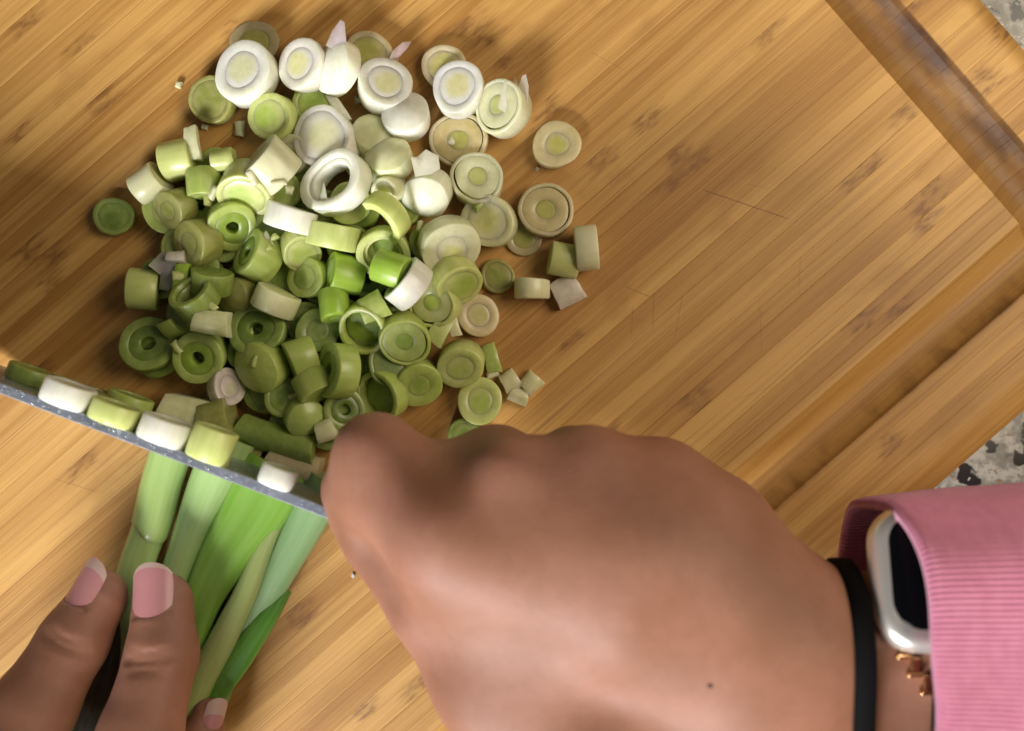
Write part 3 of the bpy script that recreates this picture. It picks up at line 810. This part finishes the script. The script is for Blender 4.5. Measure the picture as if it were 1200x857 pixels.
stalk([(146, 700, .9, 16, .4), (134, 745, .9, 36, .5), (116, 790, .9, 50, .5), (95, 850, .9, 58, .5), (60, 930, .9, 58, .5)],
      "leaf painted near black for the shadow between the two fingers of the left hand", (.012, .022, .008))  # shade between the fingers put into the leaf's colour

# ------------------------------------------------------------------ organic bodies (signed distance -> surface nets)
def surface_nets(F, org, st):
    s = F < 0
    nx, ny, nz = F.shape
    cnt = np.zeros((nx - 1, ny - 1, nz - 1), np.int8); acc = np.zeros((nx - 1, ny - 1, nz - 1, 3), np.float32); ne = np.zeros_like(cnt, dtype=np.float32)
    cs_ = [(a, b, c_) for a in (0, 1) for b in (0, 1) for c_ in (0, 1)]
    V = {q: F[q[0]:nx - 1 + q[0], q[1]:ny - 1 + q[1], q[2]:nz - 1 + q[2]] for q in cs_}
    for q in cs_:
        for ax in range(3):
            if q[ax] == 0:
                p = list(q); p[ax] = 1; p = tuple(p)
                a, b = V[q], V[p]; m_ = (a < 0) != (b < 0)
                tt = np.where(m_, a / np.where(m_, a - b, 1), 0)
                for k_ in range(3):
                    acc[..., k_] += np.where(m_, q[k_] + (tt if k_ == ax else 0), 0)
                ne += m_
    act = ne > 0
    idx = np.full(act.shape, -1, np.int64); idx[act] = np.arange(act.sum())
    g = np.argwhere(act)
    vs_ = (g + acc[act] / ne[act][:, None]) * st + org
    fs_ = []
    for ax in range(3):
        o1, o2 = [(1, 2), (2, 0), (0, 1)][ax]
        sl0 = [slice(None)] * 3; sl1 = [slice(None)] * 3; sl0[ax] = slice(0, -1); sl1[ax] = slice(1, None)
        a = s[tuple(sl0)]; b = s[tuple(sl1)]
        for flip, mm in ((False, a & ~b), (True, ~a & b)):
            e = np.argwhere(mm); ok = (e[:, o1] > 0) & (e[:, o2] > 0) & (e[:, o1] < F.shape[o1] - 1) & (e[:, o2] < F.shape[o2] - 1); e = e[ok]
            def cell(d1, d2):
                c_ = e.copy(); c_[:, o1] -= d1; c_[:, o2] -= d2; return idx[c_[:, 0], c_[:, 1], c_[:, 2]]
            qd = np.stack([cell(1, 1), cell(0, 1), cell(0, 0), cell(1, 0)], 1)
            fs_.append(qd if not flip else qd[:, ::-1])
    return vs_, np.concatenate(fs_)

class Body:
    def __init__(s, lo, hi, st):
        s.st = st; s.org = np.array(lo, float)
        ax = [np.arange(lo[i], hi[i], st, dtype=np.float32) for i in range(3)]
        s.X, s.Y, s.Z = np.meshgrid(*ax, indexing='ij'); s.F = np.full(s.X.shape, 9.0, np.float32)
    def cone(s, a, b, r1, r2, flat=None):
        a = np.array(a); b = np.array(b); ba = b - a; L = float(ba @ ba) + 1e-9
        t_ = np.clip(((s.X - a[0]) * ba[0] + (s.Y - a[1]) * ba[1] + (s.Z - a[2]) * ba[2]) / L, 0, 1)
        dz = (s.Z - a[2] - t_ * ba[2])
        if flat: dz = dz / flat
        return np.sqrt((s.X - a[0] - t_ * ba[0]) ** 2 + (s.Y - a[1] - t_ * ba[1]) ** 2 + dz ** 2) - (r1 + (r2 - r1) * t_)
    def add(s, d, k):
        h_ = np.clip(.5 + .5 * (s.F - d) / k, 0, 1); s.F = s.F * (1 - h_) + d * h_ - k * h_ * (1 - h_)
    def sub(s, d, k):
        h_ = np.clip(.5 - .5 * (s.F + d) / k, 0, 1); s.F = s.F * (1 - h_) + (-d) * h_ + k * h_ * (1 - h_)
    def clip(s, d): s.F = np.maximum(s.F, d)
    def chain(s, pts, k=.5, kin=.35, flat=None):
        """pts: (px, py, z, r)"""
        W = [(P(p[0], p[1], p[2]), p[3]) for p in pts]; D = None
        for (a, r1), (b, r2) in zip(W[:-1], W[1:]):
            d = s.cone(a, b, r1, r2, flat)
            if D is None: D = d
            else:
                h_ = np.clip(.5 + .5 * (D - d) / kin, 0, 1); D = D * (1 - h_) + d * h_ - kin * h_ * (1 - h_)
        s.add(D, k)
    def mesh(s, name, mat, parent=None, relax=3):
        F = s.F.copy()
        F[0], F[-1] = 1, 1; F[:, 0], F[:, -1] = 1, 1; F[:, :, 0], F[:, :, -1] = 1, 1
        vs_, fs_ = surface_nets(F, s.org, s.st)
        # light relaxing
        ed = np.concatenate([fs_[:, [0, 1]], fs_[:, [1, 2]], fs_[:, [2, 3]], fs_[:, [3, 0]]]); ed = np.concatenate([ed, ed[:, ::-1]])
        for _ in range(relax):
            S = np.zeros_like(vs_); N_ = np.zeros(len(vs_)); np.add.at(S, ed[:, 0], vs_[ed[:, 1]]); np.add.at(N_, ed[:, 0], 1)
            vs_ = vs_ * .5 + .5 * S / np.maximum(N_, 1)[:, None]
        return mesh(name, vs_.tolist(), fs_.tolist(), mat, parent)

person = empty("person", (0, -30, 0), "person seen only by two hands, slicing scallions, in a pink sleeve", "person")
person.location = (0, 0, 0)

# right hand, gripping the handle, with wrist and forearm
B = Body((-7.5, -17.0, .3), (19.5, -.5, 10.6), .13)
B.chain([(1260, 770, 5.2, 2.3), (1010, 755, 5.2, 1.92), (890, 745, 5.7, 2.1)], .6)          # forearm, little-finger half
B.chain([(1260, 860, 5.1, 2.3), (1010, 850, 5.0, 2.0), (880, 850, 5.7, 2.2)], .9)          # forearm, thumb half
for pts in (
    [(900, 820, 6.0, 1.9), (720, 720, 6.9, 1.7), (520, 630, 6.9, 1.25)],
    [(900, 780, 6.2, 1.9), (740, 670, 7.1, 1.55), (600, 566, 6.9, 1.12)],
    [(900, 740, 6.0, 1.9), (780, 640, 6.7, 1.5), (692, 552, 6.5, 1.16)],
    [(890, 715, 5.6, 1.8), (812, 620, 5.9, 1.55), (772, 566, 5.7, 1.25)]):
    B.chain(pts, 1.1)
B.chain([(885, 705, 4.6, 1.6), (835, 625, 4.4, 1.7), (795, 582, 4.4, 1.35)], .9)
B.chain([(560, 650, 6.7, 1.35), (720, 640, 6.6, 1.6), (820, 690, 6.0, 1.8)], 1.3)               # heel of the hand
# curled fingers
B.chain([(520, 630, 6.8, 1.25), (440, 532, 5.8, 1.10), (414, 575, 4.2, .88), (430, 600, 2.6, .74)], .7, .5)
B.chain([(520, 630, 6.6, 1.1), (437, 578, 5.4, 1.0)], .8, .5)
B.chain([(520, 600, 6.2, .9), (592, 566, 6.2, .9)], .8, .5)
B.chain([(600, 566, 6.9, 1.10), (582, 540, 4.9, 1.0), (560, 590, 2.9, .88), (575, 640, 2.4, .8)], .5)
B.chain([(692, 556, 6.5, 1.08), (670, 540, 4.6, .98), (650, 590, 2.8, .86), (670, 640, 2.4, .8)], .5)
B.chain([(775, 570, 5.7, 1.10), (760, 560, 4.2, .92), (745, 600, 2.8, .8), (750, 650, 2.5, .72)], .5)
# thumb and its root
B.chain([(900, 900, 5.2, 2.0), (700, 870, 5.7, 2.1), (585, 800, 5.5, 1.75)], 1.2)
B.chain([(600, 830, 5.4, 1.6), (505, 712, 5.2, 1.15), (440, 632, 4.5, .95), (418, 605, 3.4, .75)], .75)
B.chain([(640, 760, 5.9, 1.6), (540, 680, 6.2, 1.25)], 1.0)
B.chain([(548, 610, 6.3, 1.25), (680, 585, 6.2, 1.25), (770, 600, 5.8, 1.25)], 1.1)
B.chain([(492, 560, 5.4, .9), (575, 552, 5.4, .9)], .8)
# knuckle bones
for (x, y, z, r) in ((592, 541, 7.25, .30), (688, 532, 6.95, .26)):
    p = P(x, y, z); B.add(B.cone(p, p + Vector((.3, -.2, 0)), r, r * .8), .9)
for a, b, r in (((436, 655, 5.9), (462, 712, 6.1), .10), ((425, 640, 5.6), (440, 675, 5.9), .08)):
    B.sub(B.cone(P(*a), P(*b), r * 1.5, r * 1.5), .35)
B.clip(B.X - 18.5)
hand = B.mesh("right_hand", M_SKIN, person, 30)
q = P(832, 804, 7.9)

# left hand: two fingers on the stalks, thumb tip at their right
B2 = Body((-19.5, -17.5, .15), (-7.5, -5.2, 6.0), .07)
nails = []
def finger(pts, k=.3): B2.chain(pts, k, .3)
finger([(116, 700, 2.05, .86), (86, 752, 2.5, 1.02), (38, 832, 3.3, 1.22), (-40, 980, 5.0, 1.35)])
finger([(191, 706, 2.15, .90), (190, 768, 2.6, 1.04), (164, 862, 3.5, 1.18), (110, 1010, 5.1, 1.3)], .12)
finger([(244, 838, 1.25, .52), (232, 880, 1.5, .78), (200, 960, 2.2, 1.0), (120, 1050, 4.0, 1.5)], .12)
finger([(-20, 1000, 4.4, 1.6), (110, 1050, 4.4, 1.6)], .6)
def frame(tip, base, roll):
    f = (P(*tip) - P(*base)).normalized(); s_ = f.cross(Vector((0, 0, 1))).normalized(); n_ = s_.cross(f)
    M_ = Matrix.Rotation(R(roll), 3, f); return f, M_ @ s_, M_ @ n_
def nail(tip, base, roll, c0, r, wid, L, tipL):
    """c0: distance of nail centre from tip point along the finger; r: radius of nail surface"""
    f, s_, n_ = frame(tip, base, roll); o = P(*tip) + f * c0
    o = np.array(o); fa, sa, na = np.array(f), np.array(s_), np.array(n_)
    dx, dy, dz = B2.X - o[0], B2.Y - o[1], B2.Z - o[2]
    lf = dx * fa[0] + dy * fa[1] + dz * fa[2]; ls = dx * sa[0] + dy * sa[1] + dz * sa[2]; ln = dx * na[0] + dy * na[1] + dz * na[2]
    out = np.maximum(np.abs(ls) - wid * .97, np.abs(lf - .3) - (L / 2 + .3)) 
    rad = np.sqrt(ls ** 2 + ln ** 2)
    B2.sub(np.maximum(np.maximum(out, r - .02 - rad), -ln), .05)
    def patch(v0, v1, name, mat, par, round_end, lift=0.0):
        vs, fs = [], []; nu, nv = 12, 10; N = (nu + 1) * (nv + 1)
        for lay in (0, -.05):
            for i in range(nv + 1):
                for j in range(nu + 1):
                    u_ = j / nu * 2 - 1
                    cv = L * (1 - math.sqrt(max(0, 1 - (u_ * .95) ** 2)))
                    a, b = (v0 + .30 * cv, v1 - .22 * cv) if round_end == 1 else (v0 - .22 * cv, v1 - .30 * cv)
                    vv = a + (b - a) * i / nv
                    if round_end == 2: vv = vv
                    th = u_ * math.asin(min(wid / r, .98)) * (1 - .16 * (2 * vv / L) ** 2)
                    rr = r + lay + lift - .10 * max(0, vv - L * .2) ** 2 + .02 * (1 - u_ * u_)
                    p = Vector(o) + f * vv + s_ * (math.sin(th) * rr) + n_ * (math.cos(th) * rr)
                    vs.append(p)
        for i in range(nv):
            for j in range(nu):
                a = i * (nu + 1) + j; fs.append((a, a + 1, a + nu + 2, a + nu + 1)); fs.append((a + N, a + N + nu + 1, a + N + nu + 2, a + N + 1))
        bd = [j for j in range(nu + 1)] + [i * (nu + 1) + nu for i in range(1, nv + 1)] + [nv * (nu + 1) + j for j in range(nu - 1, -1, -1)] + [i * (nu + 1) for i in range(nv - 1, 0, -1)]
        for a, b in zip(bd, bd[1:] + bd[:1]): fs.append((a, a + N, b + N, b))
        nails.append((name, vs, fs, mat)); 
    patch(-L / 2, L / 2 - tipL, "fingernail", M_NAIL, None, 1)
    patch(L / 2 - tipL + .003, L / 2, "nail_tip", M_NAILTIP, None, 2, .004)
nail((116, 700, 2.05), (86, 752, 2.5), -36, .24, .86, .60, 1.50, .32)
nail((191, 706, 2.15), (190, 768, 2.6), -9, .32, .90, .66, 1.62, .16)
nail((244, 838, 1.25), (232, 880, 1.5), 40, .15, .52, .36, .95, .5)
def crease(a, b, at, r, half=.8):
    """shallow fold across the back of a finger, at cm behind point a towards b"""
    f, s_, n_ = frame(a, b, 0); o = np.array(P(*a)) - np.array(f) * at
    fa, sa, na = np.array(f), np.array(s_), np.array(n_)
    dx, dy, dz = B2.X - o[0], B2.Y - o[1], B2.Z - o[2]
    lf = dx * fa[0] + dy * fa[1] + dz * fa[2]; ls = dx * sa[0] + dy * sa[1] + dz * sa[2]; ln = dx * na[0] + dy * na[1] + dz * na[2]
    B2.sub(np.maximum(np.maximum(np.abs(lf + .10 * np.cos(ls * 2.4)) - .03, np.abs(ls) - half), np.maximum(r + .10 * (ls / half) ** 2 - np.sqrt(ls ** 2 + ln ** 2), -ln)), .20)
crease((191, 706, 2.15), (190, 768, 2.6), 1.45, 1.075, .62)
crease((191, 706, 2.15), (190, 768, 2.6), 1.68, 1.065, .8)
crease((191, 706, 2.15), (190, 768, 2.6), 1.95, 1.12, .5)
crease((116, 700, 2.05), (86, 752, 2.5), 1.30, 1.05, .6)
crease((116, 700, 2.05), (86, 752, 2.5), 1.55, 1.045, .75)
lh = B2.mesh("left_hand", M_SKIN, person)
prev = None
for name, vs, fs, mat in nails:
    prev = mesh(name, vs, fs, mat, lh)
# mole on the back of the right hand, dropped onto the skin
bpy.context.view_layer.update()
dg = bpy.context.evaluated_depsgraph_get()
o0 = cam.location; dr = (Vector(P(832, 804, 0)) * CM - o0).normalized()
hit, loc, nor, _ = hand.ray_cast(o0, dr)
if hit:
    q = nor.to_track_quat('Z', 'Y').to_matrix(); vs, fs = [], []
    c_ = loc / CM
    vs.append(c_ + nor * .035)
    for f, z in ((.6, .028), (1, -.01)):
        for j in range(10):
            a = j * math.pi / 5; vs.append(c_ + q @ Vector((math.cos(a) * .085 * f, math.sin(a) * .075 * f, z)))
    for j in range(10):
        k_ = (j + 1) % 10; fs.append((0, 1 + j, 1 + k_)); fs.append((1 + j, 11 + j, 11 + k_, 1 + k_))
    mesh("mole", vs, fs, M_MOLE, hand)

# ------------------------------------------------------------------ wristband, watch, bracelet, sleeve
def wristprof(a, gy, gz, cy=-7.75, cz=5.35):
    return cy + math.cos(a) * gy, cz + math.sin(a) * gz
def tube_band(name, x0, x1, gy, gz, th, mat, par, n=64, lean=0.0, cy=-7.75, cz=5.35):
    vs, fs = [], []
    prof = [(x0, 0), (x0 + .06, th), (x1 - .06, th), (x1, 0), (x1 - .06, -.05), (x0 + .06, -.05)]
    for i in range(n):
        a = 2 * math.pi * i / n
        for (x, t_) in prof:
            y, z = wristprof(a, gy + t_, gz + t_, cy, cz); vs.append((x + lean * math.cos(a), y, z))
    m = 6
    for i in range(n):
        for j in range(m):
            a = i * m + j; b = i * m + (j + 1) % m; c_ = ((i + 1) % n) * m; fs.append((a, c_ + j, c_ + (j + 1) % m, b))
    return mesh(name, vs, fs, mat, par)
def fitted_band(name, x0, x1, off, th, mat, par, n=72, cy=-8.6, cz=5.1, lean=0.0):
    """closed band lying on the skin of the wrist"""
    vs, fs = [], []
    for i in range(n):
        a = 2 * math.pi * i / n; rad = []
        for x in (x0, (x0 + x1) / 2, x1):
            dvec = Vector((0, math.cos(a), math.sin(a)))
            hit, loc, nor, _ = hand.ray_cast(Vector((x + lean * math.sin(a), cy, cz)) * CM + dvec * .08, -dvec)
            rad.append((loc / CM - Vector((x, cy, cz))).dot(dvec) if hit else 2.2)
        r0 = max(rad) + off
        for x, q_ in ((x0, 0), (x0 + .08, th), (x1 - .08, th), (x1, 0), (x1 - .08, -.12), (x0 + .08, -.12)):
            vs.append((x + lean * math.sin(a), cy + math.cos(a) * (r0 + q_), cz + math.sin(a) * (r0 + q_)))
    for i in range(n):
        for j in range(6):
            a = i * 6 + j; b = i * 6 + (j + 1) % 6; c_ = ((i + 1) % n) * 6; fs.append((a, c_ + j, c_ + (j + 1) % 6, b))
    return mesh(name, vs, fs, mat, par)
o = fitted_band("wristband", 8.75, 9.32, .02, .12, M_STRAP, None, lean=-.12)
tag(o, "plain black elastic band round the right wrist, left of the watch", "wristband")

watch = empty("wrist_watch", (11.0, -5.55, 6.85), "white smartwatch with dark rounded screen half under the pink cuff", "watch", rot=(R(-17), R(-5), 0))
def rbox(name, lx, ly, lz, rad, bev, mat, par, off=(0, 0, 0)):
    vs, fs = [], []; n = 10
    ring_ = []
    for cx, cy, a0 in ((1, 1, 0), (-1, 1, 90), (-1, -1, 180), (1, -1, 270)):
        for i in range(n):
            a = R(a0 + 90 * i / (n - 1)); ring_.append((cx * (lx / 2 - rad), cy * (ly / 2 - rad), math.cos(a), math.sin(a)))
    lay = []
    for i in range(7):
        a = R(-90 + 90 * i / 6); lay.append((rad - bev + bev * math.cos(a), -lz / 2 + bev + bev * math.sin(a)))
    for i in range(7):
        a = R(90 * i / 6); lay.append((rad - bev + bev * math.cos(a), lz / 2 - bev + bev * math.sin(a)))
    for r_, z in lay:
        for a, b, c1, s1 in ring_: vs.append((a + c1 * r_ + off[0], b + s1 * r_ + off[1], z + off[2]))
    m = len(ring_)
    for i in range(len(lay) - 1):
        for j in range(m):
            a = i * m + j; b = i * m + (j + 1) % m; fs.append((a, b, b + m, a + m))
    fs.append(list(range(m))[::-1]); fs.append([(len(lay) - 1) * m + j for j in range(m)])
    return mesh(name, vs, fs, mat, par)
rbox("case", 3.3, 3.75, 1.05, 1.0, .42, M_CASE, watch)
rbox("screen", 2.6, 2.9, .16, .72, .06, M_GLASS, watch, (.05, .12, .50))
def curve_tube(pts, r, name, mat, par, n=8, loc=None):
    vs, fs = [], []
    for i, p in enumerate(pts):
        p = Vector(p); d_ = (Vector(pts[min(i + 1, len(pts) - 1)]) - Vector(pts[max(i - 1, 0)])).normalized()
        q = d_.to_track_quat('Z', 'Y').to_matrix()
        for j in range(n):
            a = 2 * math.pi * j / n; vs.append(p + q @ Vector((math.cos(a) * r, math.sin(a) * r, 0)))
    for i in range(len(pts) - 1):
        for j in range(n):
            a = i * n + j; b = i * n + (j + 1) % n; fs.append((a, b, b + n, a + n))
    fs.append(list(range(n))[::-1]); fs.append([(len(pts) - 1) * n + j for j in range(n)])
    return mesh(name, vs, fs, mat, par, loc=loc)
curve_tube([(-1.62 + .9 * (1 - math.cos(R(a))), -1.3 - 1.0 * math.sin(R(a)), -.42) for a in range(0, 91, 10)], .07, "strap_lug", M_CASE, watch)
# strap under the cuff, wrapped round the wrist
bpy.context.view_layer.update()
st = fitted_band("strap", 10.75, 12.6, .01, .12, M_STRAP, None)
st.parent = watch; st.matrix_parent_inverse = watch.matrix_world.inverted()
br = empty("bracelet", P(1075, 790, 7.2), "thin gold link bracelet below the watch beside the cuff", "bracelet")
for i, (x, y) in enumerate([(1058, 758), (1071, 779), (1086, 800), (1102, 820), (1120, 840)]):
    dr_ = (P(x, y, 0) * CM - cam.location).normalized()
    hit, loc, nor, _ = hand.ray_cast(cam.location, dr_)
    p = loc / CM + Vector((0, 0, .08)) - P(1075, 790, 7.2)
    rb_ = rbox("link", .26, .42, .14, .07, .05, M_GOLD, br, (p.x, p.y, p.z))
    rbox("link_bar", .44, .11, .20, .055, .05, M_GOLD, rb_, (p.x, p.y - .23, p.z + .02))

# sleeve: ribbed knit tube, thick hem
vs, fs, uv = [], [], []
nA = 1400; cy, cz = -7.75, 5.35
xs = [(10.35, .0, 1), (10.22, .06, 1), (10.2, .16, 1), (10.28, .27, 1), (10.5, .33, 1), (11.0, .36, 1), (11.6, .38, 1), (12.4, .44, 1), (13.4, .52, .9), (14.6, .62, .8), (16, .72, .7), (18, .85, .6), (21, 1.0, .6)]
inner = [(21, .75, .6), (16, .5, .6), (12.4, .25, .7), (10.9, .08, .9)]
loop = inner + xs
for x, t_, rb_ in loop:
    for i in range(nA):
        a = 2 * math.pi * i / nA
        rbv = .024 * rb_ * math.cos(i * 2 * math.pi / nA * 200) * (1 if t_ > .1 else .6)
        g = 1 + .012 * math.sin(3 * a + x * .6) + .01 * math.sin(5 * a + x * 1.3)
        ca, sa = math.cos(a), math.sin(a)
        sup = (abs(ca) ** 3.4 + abs(sa) ** 3.4) ** (-1 / 3.4)
        ry, rz = (3.75 + t_) * g, (3.0 + t_) * g
        wig = .05 * math.sin(4 * a) + .04 * math.sin(7 * a + 1)
        y, z = cy + ca * sup * ry + ca * rbv, cz + sa * sup * rz + sa * rbv
        vs.append((x - .33 + wig + .45 * max(0, sa) ** 2 * (x < 13), y, max(z, -2.1))); uv.append((i / nA * 20, x))
for i in range(len(loop) - 1):
    for j in range(nA):
        a = i * nA + j; b = i * nA + (j + 1) % nA; fs.append((a, b, b + nA, a + nA))
sl = mesh("sleeve", vs, fs, M_KNIT, uv=uv)
sl.parent = person; sl["label"] = "pink ribbed knit cuff"
